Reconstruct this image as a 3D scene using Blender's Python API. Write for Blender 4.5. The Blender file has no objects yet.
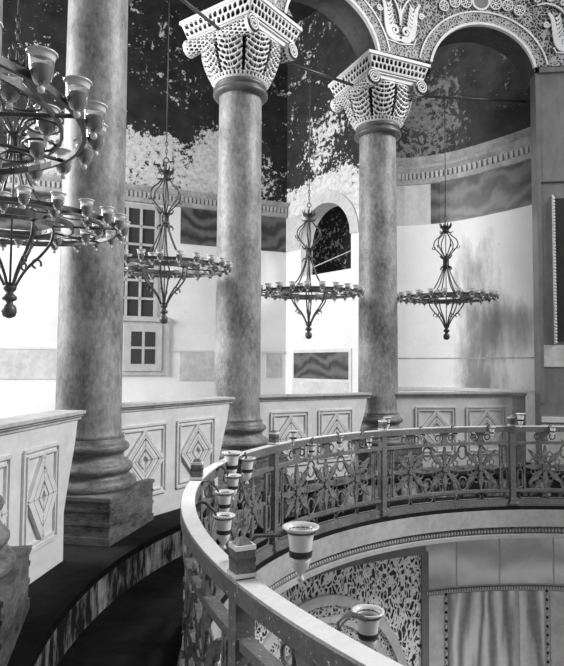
import bpy, bmesh, math, random
from mathutils import Vector, Matrix
random.seed(4)
sc = bpy.context.scene
COL = sc.collection
PI = math.pi
sin, cos = math.sin, math.cos

# ---------------------------------------------------------------- layout
CX, CY = 3.467, 4.066          # centre of the round exedra
RC = 5.554                     # column circle
RF = 5.0                       # inner face of the arcade wall
RR = 4.034                     # railing circle
TH = {0: 3.274, 1: 2.830, 2: 2.385, 3: 1.940, 4: 1.495}
DTH = .4447
Z_STY, Z_LEDGE, Z_PAR = -1.53, -1.85, -.38

def polar(r, th, z=0.0):
    return Vector((CX + r*cos(th), CY + r*sin(th), z))

# ---------------------------------------------------------------- materials
def nt(name):
    m = bpy.data.materials.new(name); m.use_nodes = True
    n = m.node_tree.nodes; l = m.node_tree.links
    return m, n, l, n['Principled BSDF']

def G(v): return (v, v, v, 1)

def ramp(n, l, src, stops):
    r = n.new('ShaderNodeValToRGB'); e = r.color_ramp.elements
    e[0].position, e[0].color = stops[0][0], G(stops[0][1])
    e[1].position, e[1].color = stops[-1][0], G(stops[-1][1])
    for p, v in stops[1:-1]:
        x = e.new(p); x.color = G(v)
    l.new(src, r.inputs[0]); return r.outputs[0]

def noise(n, l, scale, detail=5, rough=.6, stretch=(1, 1, 1), off=(0, 0, 0), dist=0):
    tc = n.new('ShaderNodeTexCoord'); mp = n.new('ShaderNodeMapping')
    mp.inputs['Scale'].default_value = stretch; mp.inputs['Location'].default_value = off
    t = n.new('ShaderNodeTexNoise'); t.inputs['Scale'].default_value = scale
    t.inputs['Detail'].default_value = detail; t.inputs['Roughness'].default_value = rough
    t.inputs['Distortion'].default_value = dist
    l.new(tc.outputs['Object'], mp.inputs[0]); l.new(mp.outputs[0], t.inputs[0])
    return t.outputs[0]

def mth(n, l, op, a, b=None, c=None, clamp=False):
    x = n.new('ShaderNodeMath'); x.operation = op; x.use_clamp = clamp
    for i, v in enumerate((a, b, c)):
        if v is None: continue
        if isinstance(v, (int, float)): x.inputs[i].default_value = v
        else: l.new(v, x.inputs[i])
    return x.outputs[0]

def mix(n, l, fac, a, b):
    x = n.new('ShaderNodeMix'); x.data_type = 'RGBA'
    if isinstance(fac, (int, float)): x.inputs[0].default_value = fac
    else: l.new(fac, x.inputs[0])
    for i, v in ((6, a), (7, b)):
        if isinstance(v, (int, float)): x.inputs[i].default_value = G(v)
        else: l.new(v, x.inputs[i])
    return x.outputs[2]

def bump(n, l, b, h, strength=.3, dist=.02):
    x = n.new('ShaderNodeBump'); x.inputs['Strength'].default_value = strength
    x.inputs['Distance'].default_value = dist
    l.new(h, x.inputs['Height']); l.new(x.outputs[0], b.inputs['Normal'])

def stone(name, lo, hi, scale=3, rough=.6, fine=14, stretch=(1, 1, 1), bmp=.15, spots=None, dist=0, spec=.4, rp=(.36, .64)):
    m, n, l, b = nt(name)
    a = noise(n, l, scale, 6, .62, stretch, dist=dist)
    f = noise(n, l, fine, 4, .7, stretch, (3, 1, 7))
    s = mth(n, l, 'MULTIPLY_ADD', f, .45, mth(n, l, 'MULTIPLY', a, .55))
    c = ramp(n, l, s, [(rp[0], lo), (rp[1], hi)])
    if spots:
        sp = noise(n, l, spots[0], 3, .5, (1, 1, 1), (9, 4, 2))
        c = mix(n, l, ramp(n, l, sp, [(spots[1], 0), (spots[1]+.03, 1)]), c, spots[2])
    l.new(c, b.inputs['Base Color']); b.inputs['Roughness'].default_value = rough
    b.inputs['Specular IOR Level'].default_value = spec
    if bmp: bump(n, l, b, f, bmp, .01)
    return m

def zpos(n):
    g = n.new('ShaderNodeTexCoord'); s = n.new('ShaderNodeSeparateXYZ')
    return g.outputs['Object'], s

M = {}
M['shaft'] = stone('grey_marble_shaft', .08, .38, 3.2, .5, 26, (1, 1, .55), .08, spots=(60, .70, .5), spec=.5)
M['base'] = stone('worn_base_marble', .05, .28, 3, .45, 18, (1, 1, 2.5), .3)
M['plinth'] = stone('plinth_marble', .02, .20, 3, .7, 18, (1, 1, 3), .35)
M['bronze'] = stone('bronze_collar', .07, .15, 5, .4, 20, bmp=.1)
M['carved'] = stone('carved_white_marble', .58, .82, 4, .6, 30, bmp=.2)
M['crevice_shade'] = stone('shaded_undercut_marble', .015, .04, 6, .9, 30, bmp=0)  # shade inside drilled holes and carved recesses, put into the colour
M['parapet'] = stone('parapet_marble', .60, .80, 1.8, .5, 10, (1, 1, 1), .08)
M['parapet_edge'] = stone('worn_cap_marble', .34, .62, 3, .6, 20, bmp=.2)
M['ridge'] = stone('relief_marble', .58, .78, 3, .6, 20, bmp=.1)
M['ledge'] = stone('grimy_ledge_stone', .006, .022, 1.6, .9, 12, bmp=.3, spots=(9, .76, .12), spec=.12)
M['riser'] = stone('streaked_riser_stone', .010, .55, 2.4, .85, 9, (1.3, 1.3, .4), .3, rp=(.46, .60))
M['iron'] = stone('wrought_iron', .035, .10, 12, .42, 40, bmp=.15, spec=.5)
M['rail'] = stone('painted_iron_rail', .09, .20, 3, .45, 40, bmp=.25, spots=(70, .66, .6), spec=.5)
M['railtop'] = stone('toplit_rail_paint', .72, .88, 3, .5, 40, bmp=.15, spots=(70, .68, .75), spec=.4)  # pale copy of the rail paint, light from above put into the colour
M['grille'] = stone('cast_iron_grille', .05, .26, 9, .5, 30, bmp=.2, spec=.5)
M['cornice'] = stone('cornice_marble', .30, .50, 1.2, .6, 12, bmp=.15)
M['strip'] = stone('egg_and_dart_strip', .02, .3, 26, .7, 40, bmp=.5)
M['panel_grey'] = stone('grey_marble_slab', .46, .72, 1.3, .4, 9, bmp=.03, dist=.6)
M['panel_pale'] = stone('pale_marble_slab', .55, .75, 1.1, .4, 9, bmp=.03, dist=.8)
M['white_trim'] = stone('whitewashed_trim', .62, .78, 3, .7, 12)
M['trim'] = stone('weathered_cornice', .24, .50, 4, .7, 18, bmp=.3)
M['floor'] = stone('gallery_floor_marble', .35, .6, .8, .5, 6)
M['pier'] = stone('pier_dark_marble', .13, .24, 1.0, .35, 7, (1, 1, .5), .05, dist=.5)
M['niche'] = stone('niche_black_marble', .012, .03, 3, .5, 20, bmp=.05)
M['bead'] = stone('beaded_moulding', .55, .7, 8, .6, 20)
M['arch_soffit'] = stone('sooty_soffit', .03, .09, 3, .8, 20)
M['wood'] = stone('painted_window_wood', .42, .56, 5, .6, 20)

def veined(name, lo, hi, scale=1.2, axis='Z', dist=6, rough=.35, sx=(1, 1, 1)):
    m, n, l, b = nt(name)
    tc = n.new('ShaderNodeTexCoord'); mp = n.new('ShaderNodeMapping'); mp.inputs['Scale'].default_value = sx
    w = n.new('ShaderNodeTexWave'); w.wave_type = 'BANDS'; w.bands_direction = axis
    w.inputs['Scale'].default_value = scale; w.inputs['Distortion'].default_value = dist
    w.inputs['Detail'].default_value = 4; w.inputs['Detail Scale'].default_value = 1.2
    l.new(tc.outputs['Object'], mp.inputs[0]); l.new(mp.outputs[0], w.inputs[0])
    f = noise(n, l, 14, 4)
    s = mth(n, l, 'MULTIPLY_ADD', w.outputs[1], .7, mth(n, l, 'MULTIPLY', f, .3))
    l.new(ramp(n, l, s, [(.15, lo), (.85, hi)]), b.inputs['Base Color'])
    b.inputs['Roughness'].default_value = rough
    return m
M['dark_vein'] = veined('dark_veined_marble', .04, .15, 1.1, 'Z', 12)
M['book_vein'] = veined('book_matched_marble', .26, .9, .7, 'X', 14, sx=(1.8, 1.8, .3))
M['book_pale'] = veined('pale_veined_marble', .5, .92, .5, 'Z', 9)

def plaster(name, lo=.74, hi=.88, stains=None):
    """whitewash, stained where given: list of (x, y, z, radius_xy, radius_z, strength)"""
    m, n, l, b = nt(name)
    a = noise(n, l, 1.3, 6, .6); f = noise(n, l, 22, 4, .7)
    c = ramp(n, l, mth(n, l, 'MULTIPLY_ADD', f, .3, mth(n, l, 'MULTIPLY', a, .7)), [(.32, lo), (.62, hi)])
    sp = noise(n, l, 9, 4, .6, off=(5, 5, 5))
    c = mix(n, l, ramp(n, l, sp, [(.71, 0), (.74, .8)]), c, .3)
    for (x, y, z, rx, rz, k) in stains or []:
        tc, s = zpos(n); l.new(tc, s.inputs[0])
        dx = mth(n, l, 'DIVIDE', mth(n, l, 'SUBTRACT', s.outputs[0], x), rx)
        dz = mth(n, l, 'DIVIDE', mth(n, l, 'SUBTRACT', s.outputs[2], z), rz)
        d = mth(n, l, 'ADD', mth(n, l, 'MULTIPLY', dx, dx), mth(n, l, 'MULTIPLY', dz, dz))
        st = noise(n, l, 2.6, 6, .7, (1.5, 1.5, .45), (x, 2, 1))
        v = mth(n, l, 'MULTIPLY_ADD', mth(n, l, 'SUBTRACT', st, .5), 2.6, mth(n, l, 'SUBTRACT', 1.0, d), clamp=True)
        c = mix(n, l, mth(n, l, 'MULTIPLY', v, k, clamp=True), c, .16)
    l.new(c, b.inputs['Base Color']); b.inputs['Roughness'].default_value = .85
    bump(n, l, b, f, .12, .01)
    return m
M['plaster'] = plaster('whitewashed_plaster')
M['plaster_right'] = plaster('stained_whitewash', .82, .93, [(3.45, 0, .6, .36, 1.9, .8), (3.72, 0, .65, .50, .60, .6), (3.6, 0, -.7, .5, .7, .6)])

def peeling(name, planes, dark=(.012, .045), light=(.42, .80), sc_=1.5, base=-.12):
    """dark paint that has come off in ragged patches; planes = (x, z, rx, rz, gain) bumps raise the chance of bare plaster"""
    m, n, l, b = nt(name)
    a = noise(n, l, sc_*1.0, 7, .68, dist=.3); f = noise(n, l, 11, 5, .7, off=(2, 2, 2))
    v = mth(n, l, 'ADD', mth(n, l, 'MULTIPLY_ADD', mth(n, l, 'SUBTRACT', a, .5), 2.2, base), mth(n, l, 'MULTIPLY', mth(n, l, 'SUBTRACT', f, .5), 3.0))
    for (x, z, rx, rz, g) in planes:
        tc, s = zpos(n); l.new(tc, s.inputs[0])
        dx = mth(n, l, 'DIVIDE', mth(n, l, 'SUBTRACT', s.outputs[0], x), rx)
        dz = mth(n, l, 'DIVIDE', mth(n, l, 'SUBTRACT', s.outputs[2], z), rz)
        d = mth(n, l, 'ADD', mth(n, l, 'POWER', mth(n, l, 'ABSOLUTE', dx), 4), mth(n, l, 'POWER', mth(n, l, 'ABSOLUTE', dz), 4))
        w = mth(n, l, 'SUBTRACT', 1.0, d, clamp=True)
        v = mth(n, l, 'MULTIPLY_ADD', w, g, v)
    fac = ramp(n, l, v, [(.30, 0), (.36, 1)])
    g2 = noise(n, l, 3, 6, .65, off=(8, 1, 3))
    dk = ramp(n, l, g2, [(.35, dark[0]), (.75, dark[1])])
    lt = ramp(n, l, f, [(.3, light[0]), (.6, light[1])])
    l.new(mix(n, l, fac, dk, lt), b.inputs['Base Color']); b.inputs['Roughness'].default_value = .8
    bump(n, l, b, fac, .4, .02)
    return m
M['peel_back'] = peeling('peeling_paint_back', [(-3.4, 4.25, 2.05, .78, .85), (-1.45, 4.3, .6, 1.1, .75), (-.4, 4.2, .5, .9, .25)])
M['peel_mid'] = peeling('peeling_paint_middle', [(1.1, 3.3, 1.6, .9, 1.3), (.9, 4.7, .6, 1.0, .42)])
M['peel_right'] = peeling('peeling_paint_right', [(2.55, 4.5, .85, 1.25, .62)], dark=(.02, .07), light=(.07, .24), sc_=2.4, base=-.2)
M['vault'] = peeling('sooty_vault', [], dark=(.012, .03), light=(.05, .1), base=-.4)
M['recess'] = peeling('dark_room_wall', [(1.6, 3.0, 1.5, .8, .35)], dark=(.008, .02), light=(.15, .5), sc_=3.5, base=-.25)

def lace(name, scale, lo=.05, hi=.72, width=.16, stretch=(1, 1, 1), dist=.12):
    m, n, l, b = nt(name)
    tc = n.new('ShaderNodeTexCoord'); mp = n.new('ShaderNodeMapping'); mp.inputs['Scale'].default_value = stretch
    l.new(tc.outputs['Object'], mp.inputs[0])
    nz = n.new('ShaderNodeTexNoise'); nz.inputs['Scale'].default_value = scale*.5; l.new(mp.outputs[0], nz.inputs[0])
    va = n.new('ShaderNodeVectorMath'); va.operation = 'MULTIPLY_ADD'
    l.new(nz.outputs[1], va.inputs[0]); va.inputs[1].default_value = (dist,)*3; l.new(mp.outputs[0], va.inputs[2])
    v = n.new('ShaderNodeTexVoronoi'); v.feature = 'DISTANCE_TO_EDGE'; v.inputs['Scale'].default_value = scale
    v.inputs['Randomness'].default_value = .9
    l.new(va.outputs[0], v.inputs[0])
    v2 = n.new('ShaderNodeTexVoronoi'); v2.feature = 'F1'; v2.inputs['Scale'].default_value = scale; v2.inputs['Randomness'].default_value = .9
    l.new(va.outputs[0], v2.inputs[0])
    e = ramp(n, l, v.outputs[0], [(width*.55, 1), (width, 0)])
    d = ramp(n, l, v2.outputs[0], [(.09, 1), (.14, 0)])
    s = mth(n, l, 'MAXIMUM', e, d)
    f = noise(n, l, 9, 4, .6)
    hi_c = ramp(n, l, f, [(.3, hi*.7), (.65, hi)])
    l.new(mix(n, l, s, lo, hi_c), b.inputs['Base Color']); b.inputs['Roughness'].default_value = .7
    bump(n, l, b, s, .6, .02)
    return m
M['lace_low'] = lace('carved_vine_marble', 15, .025, 1.0, .19, (1, 1, .62), .22)
M['lace_band'] = lace('carved_band_marble', 20, .04, .7, .24)
M['lace_arch'] = lace('inlaid_archivolt', 22, .03, .42, .22, dist=.08)
M['lace_field'] = lace('inlaid_vine_field', 17, .012, .40, .13, dist=.12)

m, n, l, b = nt('inlay_ground'); b.inputs['Base Color'].default_value = G(.02); b.inputs['Roughness'].default_value = .6
M['ground'] = m
m, n, l, b = nt('window_pane'); b.inputs['Base Color'].default_value = G(.05); b.inputs['Roughness'].default_value = .15
M['pane'] = m
# blown glass: clear, faintly milky
m, n, l, b = nt('lamp_glass'); n.remove(b)
gl = n.new('ShaderNodeBsdfGlossy'); gl.inputs['Roughness'].default_value = .08; gl.inputs['Color'].default_value = G(.9)
tr = n.new('ShaderNodeBsdfTransparent'); tr.inputs['Color'].default_value = G(.72)
di = n.new('ShaderNodeBsdfDiffuse'); di.inputs['Color'].default_value = G(.85)
m1 = n.new('ShaderNodeMixShader'); m1.inputs[0].default_value = .22; l.new(tr.outputs[0], m1.inputs[1]); l.new(di.outputs[0], m1.inputs[2])
fr = n.new('ShaderNodeLayerWeight'); fr.inputs[0].default_value = .45
m2 = n.new('ShaderNodeMixShader'); l.new(fr.outputs['Facing'], m2.inputs[0]); l.new(m1.outputs[0], m2.inputs[1]); l.new(gl.outputs[0], m2.inputs[2])
l.new(m2.outputs[0], n['Material Output'].inputs[0]); M['glass'] = m
m, n, l, b = nt('milky_glass_rim'); b.inputs['Base Color'].default_value = G(.8); b.inputs['Roughness'].default_value = .15
M['rim'] = m
M['milk'] = stone('dusty_glass', .3, .5, 20, .4, 30, bmp=0)
m, n, l, b = nt('lamp_oil_residue'); b.inputs['Base Color'].default_value = G(.03); b.inputs['Roughness'].default_value = .2
M['oil'] = m

# ---------------------------------------------------------------- mesh builder
class MB:
    def __init__(s): s.v = []; s.f = []; s.m = []; s.mats = []; s.sm = []
    def mat(s, k):
        if k not in s.mats: s.mats.append(k)
        return s.mats.index(k)
    def add(s, verts, faces, k, smooth=False):
        o = len(s.v); s.v += [tuple(v) for v in verts]; mi = s.mat(k)
        for f in faces: s.f.append([i+o for i in f]); s.m.append(mi); s.sm.append(smooth)
    def box(s, c, size, k, rot=None, taper=1.0):
        c = Vector(c); x, y, z = [a/2 for a in size]
        vs = []
        for dz in (-1, 1):
            t = taper if dz > 0 else 1
            for dx, dy in ((-1, -1), (1, -1), (1, 1), (-1, 1)):
                p = Vector((dx*x*t, dy*y*t, dz*z))
                vs.append(c + (rot @ p if rot else p))
        s.add(vs, [(3, 2, 1, 0), (4, 5, 6, 7), (0, 1, 5, 4), (1, 2, 6, 5), (2, 3, 7, 6), (3, 0, 4, 7)], k)
    def lathe(s, prof, k, c=(0, 0, 0), seg=24, smooth=True, cap=True):
        cx, cy, cz = c; vs = []; fs = []
        for r, z in prof:
            for i in range(seg):
                a = 2*PI*i/seg; vs.append((cx+r*cos(a), cy+r*sin(a), cz+z))
        for j in range(len(prof)-1):
            for i in range(seg):
                i2 = (i+1) % seg
                fs.append((j*seg+i, j*seg+i2, (j+1)*seg+i2, (j+1)*seg+i))
        if cap:
            fs.append(tuple(range(seg-1, -1, -1))); fs.append(tuple(range((len(prof)-1)*seg, len(prof)*seg)))
        s.add(vs, fs, k, smooth)
    def tube(s, pts, r, k, seg=6, closed=False, flat=1.0):
        pts = [Vector(p) for p in pts]; n = len(pts); vs = []; fs = []
        prev = None
        for i, p in enumerate(pts):
            a = pts[i-1] if (i or closed) else p; b_ = pts[(i+1) % n] if (i < n-1 or closed) else p
            t = (b_-a).normalized()
            up = Vector((0, 0, 1)) if prev is None else prev
            if abs(t.dot(up)) > .97: up = Vector((1, 0, .1))
            u = (up - t*up.dot(t)).normalized(); w = t.cross(u); prev = u
            rr = r[i] if isinstance(r, (list, tuple)) else r
            for j in range(seg):
                g = 2*PI*j/seg; vs.append(p + u*rr*cos(g) + w*rr*flat*sin(g))
        for i in range(n if closed else n-1):
            i2 = (i+1) % n
            for j in range(seg):
                j2 = (j+1) % seg
                fs.append((i*seg+j, i2*seg+j, i2*seg+j2, i*seg+j2))
        if not closed:
            fs.append(tuple(range(seg))); fs.append(tuple(range(n*seg-1, (n-1)*seg-1, -1)))
        s.add(vs, fs, k, True)
    def sweep(s, sect, path, k, closed_sect=True, smooth=False):
        """sect: list of (r,z); path: angles about the exedra centre"""
        vs = []; fs = []; m_ = len(sect)
        for th in path:
            for r, z in sect: vs.append(polar(r, th, z))
        for i in range(len(path)-1):
            for j in range(m_ if closed_sect else m_-1):
                j2 = (j+1) % m_
                fs.append((i*m_+j, i*m_+j2, (i+1)*m_+j2, (i+1)*m_+j))
        if closed_sect:
            fs.append(tuple(range(m_-1, -1, -1))); fs.append(tuple(range((len(path)-1)*m_, len(path)*m_)))
        s.add(vs, fs, k, smooth)
    def build(s, name, parent=None, loc=None, **props):
        me = bpy.data.meshes.new(name); me.from_pydata(s.v, [], s.f)
        for k in s.mats: me.materials.append(M[k])
        me.polygons.foreach_set('material_index', s.m); me.polygons.foreach_set('use_smooth', s.sm)
        me.update(); bm = bmesh.new(); bm.from_mesh(me); bmesh.ops.recalc_face_normals(bm, faces=bm.faces); bm.to_mesh(me); bm.free()
        o = bpy.data.objects.new(name, me); COL.objects.link(o)
        if parent: o.parent = parent
        if loc: o.location = loc
        for a, v in props.items(): o[a] = v
        return o

def thing(name, label, cat, loc=(0, 0, 0), rz=0, group=None):
    o = bpy.data.objects.new(name, None); COL.objects.link(o)
    o.location = loc; o.rotation_euler = (0, 0, rz); o['label'] = label; o['category'] = cat; o['kind'] = 'thing'
    if group: o['group'] = group
    return o
def tag(o, label, cat, group=None):
    o['label'] = label; o['category'] = cat; o['kind'] = 'thing'
    if group: o['group'] = group
    return o
def copy_tree(o, parent=None):
    c = o.copy(); COL.objects.link(c); c.parent = parent
    for ch in o.children: copy_tree(ch, c)
    return c
def arange(a, b, n): return [a+(b-a)*i/n for i in range(n+1)]

# ---------------------------------------------------------------- setting: floors, ledge, cornice
A0, A1 = 1.2, 4.6
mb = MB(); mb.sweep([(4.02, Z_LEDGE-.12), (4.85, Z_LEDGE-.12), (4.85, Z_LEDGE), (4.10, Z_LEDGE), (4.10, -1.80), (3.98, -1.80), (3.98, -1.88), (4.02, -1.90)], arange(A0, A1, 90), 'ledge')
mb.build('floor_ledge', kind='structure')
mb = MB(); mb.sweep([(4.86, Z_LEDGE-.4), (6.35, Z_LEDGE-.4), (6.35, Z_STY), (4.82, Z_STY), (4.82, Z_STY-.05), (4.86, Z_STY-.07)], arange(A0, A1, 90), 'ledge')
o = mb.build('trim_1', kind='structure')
mb = MB(); mb.sweep([(4.845, Z_LEDGE+.001), (4.857, Z_LEDGE+.001), (4.857, Z_STY-.07), (4.845, Z_STY-.07)], arange(A0, A1, 90), 'riser')
mb.build('riser', parent=o)
mb = MB(); mb.sweep([(3.97, -1.845), (3.979, -1.845), (3.979, -1.90), (4.10, -1.98), (4.72, -2.27), (4.60, -2.27), (4.05, -2.23), (3.985, -2.21), (3.985, -2.165), (4.02, -2.155), (4.02, -2.075), (3.97, -2.06)], arange(A0, 3.6, 80), 'cornice')
o = mb.build('trim_2', kind='structure')
mb = MB()
n_ = 150
n_ = 190
for i in range(n_):                       # eggs between darts under the fascia
    th = 1.22 + (3.3-1.22)*i/n_
    p = polar(4.008, th, -2.115); mb.lathe([(.004, -.028), (.016, -.018), (.02, 0), (.014, .02), (.004, .026)], 'cornice', p, 6)
mb.build('egg_and_dart_moulding', parent=o, kind='stuff')
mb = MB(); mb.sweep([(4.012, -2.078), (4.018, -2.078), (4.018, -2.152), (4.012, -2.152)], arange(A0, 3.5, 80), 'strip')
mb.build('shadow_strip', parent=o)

# ---------------------------------------------------------------- lower storey across the void
RL = 4.6
mb = MB(); mb.sweep([(RL, -9), (RL+.4, -9), (RL+.4, -2.27), (RL, -2.27)], arange(1.19, 1.905, 24), 'panel_grey')
wl = mb.build('wall_lower', kind='structure')
def cylquad(mb, R, t0, t1, z0, z1, k, d=.015, n=6):
    mb.sweep([(R-d, z0), (R+.005, z0), (R+.005, z1), (R-d, z1)], arange(t0, t1, n), k)
js = [1.905, 1.80, 1.661, 1.496, 1.34, 1.2]
for i in range(5):
    mb = MB(); cylquad(mb, RL, js[i+1]+.003, js[i]-.003, -3.0, -2.28, 'book_pale'); mb.build('marble_panel', parent=wl)
mb = MB(); cylquad(mb, RL, 1.845, 1.905, -9, -3.1, 'panel_grey'); mb.build('marble_panel', parent=wl)
mb = MB(); cylquad(mb, RL, 1.615, 1.828, -9, -3.1, 'book_vein'); mb.build('marble_panel', parent=wl)
mb = MB(); cylquad(mb, RL, 1.527, 1.60, -9, -3.1, 'book_vein'); mb.build('marble_panel', parent=wl)
mb = MB(); cylquad(mb, RL, 1.20, 1.507, -9, -3.1, 'panel_grey'); mb.build('marble_panel', parent=wl)
mb = MB(); mb.sweep([(RL-.03, -3.07), (RL, -3.07), (RL, -3.03), (RL-.03, -3.03)], arange(1.2, 1.905, 30), 'pier')
for i in range(84):
    mb.box(polar(RL-.035, 1.2+(.705)*(i+.5)/84, -3.05), (.018, .018, .03), 'bead')
mb.build('rope_moulding', parent=wl)
for tt in (1.836, 1.517):
    mb = MB()
    for i in range(90):
        mb.box(polar(RL-.02, tt, -3.1-.06*i), (.028, .02, .035), 'bead' if i % 2 else 'niche', Matrix.Rotation(tt, 3, 'Z') @ Matrix.Rotation(.5, 3, 'X'))
    mb.build('rope_moulding', parent=wl)

def bay_wall(mb, R, th0, th1, arches, ztop, zmin, k, thick, ksoff, kback=None):
    """curved wall with arched openings; arches = (theta centre, spring z, radius, bottom z)"""
    R2 = R+thick
    us = set(arange(th0, th1, 60))
    for (tc, zs, r, zb) in arches:
        us = {u for u in us if abs(u-tc) > r/R-.0005}
        for i in range(41):
            us.add(tc - r/R*cos(PI*i/40))
    us = sorted(us)
    def zbot(u):
        for (tc, zs, r, zb) in arches:
            d = abs(u-tc)*R
            if d <= r+1e-6: return zs+math.sqrt(max(0, r*r-d*d)), zb
        return None, None
    for a, b_ in zip(us[:-1], us[1:]):
        mid = (a+b_)/2; z_, zb = zbot(mid)
        inside = z_ is not None
        za, zb_ = (zbot(a)[0], zbot(b_)[0]) if inside else (zmin, zmin)
        if inside:
            za = za if za is not None else zb; zb_ = zb_ if zb_ is not None else zb
        v = [polar(R, a, za), polar(R, b_, zb_), polar(R, b_, ztop), polar(R, a, ztop)]
        mb.add(v, [(0, 1, 2, 3)], k)
        v = [polar(R2, a, za), polar(R2, b_, zb_), polar(R2, b_, ztop), polar(R2, a, ztop)]
        mb.add(v, [(0, 1, 2, 3)], kback or ksoff)
        v = [polar(R, a, za), polar(R, b_, zb_), polar(R2, b_, zb_), polar(R2, a, za)]
        mb.add(v, [(0, 1, 2, 3)], ksoff)
    for (tc, zs, r, zb) in arches:
        for s_ in (-1, 1):
            u = tc+s_*r/R
            if zs > zmin:
                v = [polar(R, u, zmin), polar(R2, u, zmin), polar(R2, u, zs), polar(R, u, zs)]
                mb.add(v, [(0, 1, 2, 3)], ksoff)

def arcband(mb, R, tc, zs, r0, r1, w0, w1, k, a0=0, a1=PI, n=48, zfoot=None):
    vs = []; fs = []
    ang = arange(a0, a1, n)
    seq = [(r*cos(a), zs+r*sin(a)) for a in ang for r in (r0, r1)]
    if zfoot is not None:
        seq = [(r0, zfoot), (r1, zfoot)] + seq + [(-r0, zfoot), (-r1, zfoot)]
    for (d, z) in seq:
        for w in (w0, w1): vs.append(polar(R-w, tc-d/R, z))
    q = len(vs)//4
    for i in range(q-1):
        a = i*4; b_ = a+4
        fs += [(a+1, a+3, b_+3, b_+1), (a, b_, b_+2, a+2), (a, a+1, b_+1, b_), (a+2, b_+2, b_+3, a+3)]
    fs += [(0, 2, 3, 1), (q*4-4, q*4-3, q*4-1, q*4-2)]
    mb.add(vs, fs, k)

arl = [(2.305, -4.38, 1.10, -9), (3.10, -4.38, 1.10, -9)]
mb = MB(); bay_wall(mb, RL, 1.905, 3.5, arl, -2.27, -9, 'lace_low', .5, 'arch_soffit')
wsp = mb.build('wall_spandrel', kind='structure')
for (tc, zs, r, zb) in arl:
    for (ra, rb, k, w) in ((1.10, 1.14, 'pier', .03), (1.14, 1.27, 'lace_band', .012), (1.27, 1.34, 'panel_grey', .035), (1.34, 1.48, 'lace_band', .015), (1.48, 1.60, 'panel_grey', .045)):
        mb = MB(); arcband(mb, RL, tc, zs, ra, rb, -.01, w, k, .05, PI-.05); mb.build('archivolt', parent=wsp)
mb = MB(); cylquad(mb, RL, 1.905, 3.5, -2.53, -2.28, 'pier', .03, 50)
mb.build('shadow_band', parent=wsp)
mb = MB(); cylquad(mb, RL, 1.895, 1.918, -9, -2.5, 'pier', .03, 2); mb.build('edge_fillet', parent=wsp)
mb = MB(); mb.sweep([(.1, -9.2), (6, -9.2), (6, -9), (.1, -9)], arange(0, 6.2, 60), 'panel_grey'); mb.build('floor_lower', kind='structure')

# ---------------------------------------------------------------- gallery walls
def flatwall(name, p0, p1, z0, z1, k, t=.3, parent=None):
    """vertical slab from p0 to p1 (inner face), thickened away from the viewer (left normal)"""
    p0 = Vector((*p0, 0)); p1 = Vector((*p1, 0)); d = (p1-p0).normalized(); nrm = Vector((-d.y, d.x, 0))
    mb = MB(); vs = []
    for z in (z0, z1):
        for p in (p0, p1, p1+nrm*t, p0+nrm*t): vs.append((p.x, p.y, z))
    mb.add(vs, [(0, 1, 2, 3), (4, 5, 6, 7), (0, 1, 5, 4), (1, 2, 6, 5), (2, 3, 7, 6), (3, 0, 4, 7)], k)
    return mb.build(name, parent=parent, **({} if parent else {'kind': 'structure'}))
class Wall:
    def __init__(s, p0, p1): s.p0 = Vector((*p0, 0)); s.p1 = Vector((*p1, 0)); s.d = (s.p1-s.p0).normalized(); s.n = Vector((s.d.y, -s.d.x, 0)); s.L = (s.p1-s.p0).length
    def at(s, u, z, w=0): p = s.p0+s.d*u+s.n*w; return Vector((p.x, p.y, z))
    def slab(s, mb, u0, u1, z0, z1, w0, w1, k):
        vs = [s.at(u, z, w) for w in (w0, w1) for u, z in ((u0, z0), (u1, z0), (u1, z1), (u0, z1))]
        mb.add(vs, [(3, 2, 1, 0), (4, 5, 6, 7), (0, 1, 5, 4), (1, 2, 6, 5), (2, 3, 7, 6), (3, 0, 4, 7)], k)
    def u_of_x(s, x): # signed distance to the point with world X
        return (x-s.p0.x)/s.d.x
CORN = [(0, 0), (.05, .02), (.07, .10), (.03, .14), (.05, .24), (.12, .30), (.13, .35), (0, .35)]
def cornice_run(mb, pts, z0, k):
    """moulded band along a polyline; pts = list of (point, inward normal)"""
    vs = []; m_ = len(CORN)
    for p, nn in pts:
        for w, h in CORN: vs.append((p.x+nn.x*w, p.y+nn.y*w, z0+h))
    fs = []
    for i in range(len(pts)-1):
        for j in range(m_):
            fs.append((i*m_+j, i*m_+(j+1) % m_, (i+1)*m_+(j+1) % m_, (i+1)*m_+j))
    fs += [tuple(range(m_)), tuple(range((len(pts)-1)*m_, len(pts)*m_))]
    mb.add(vs, fs, k)
def dentils(mb, pts, z0, step=.065):
    for (p, nn), (q, _) in zip(pts[:-1], pts[1:]):
        L = (q-p).length; m_ = max(1, int(L/step)); ang = math.atan2((q-p).y, (q-p).x)
        for i in range(m_):
            c = p.lerp(q, (i+.5)/m_)+nn*.045; mb.box((c.x, c.y, z0+.17), (step*.55, .05, .12), 'parapet_edge', Matrix.Rotation(ang, 3, 'Z'))
ZW0, ZT = -1.53, 9.0
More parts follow.
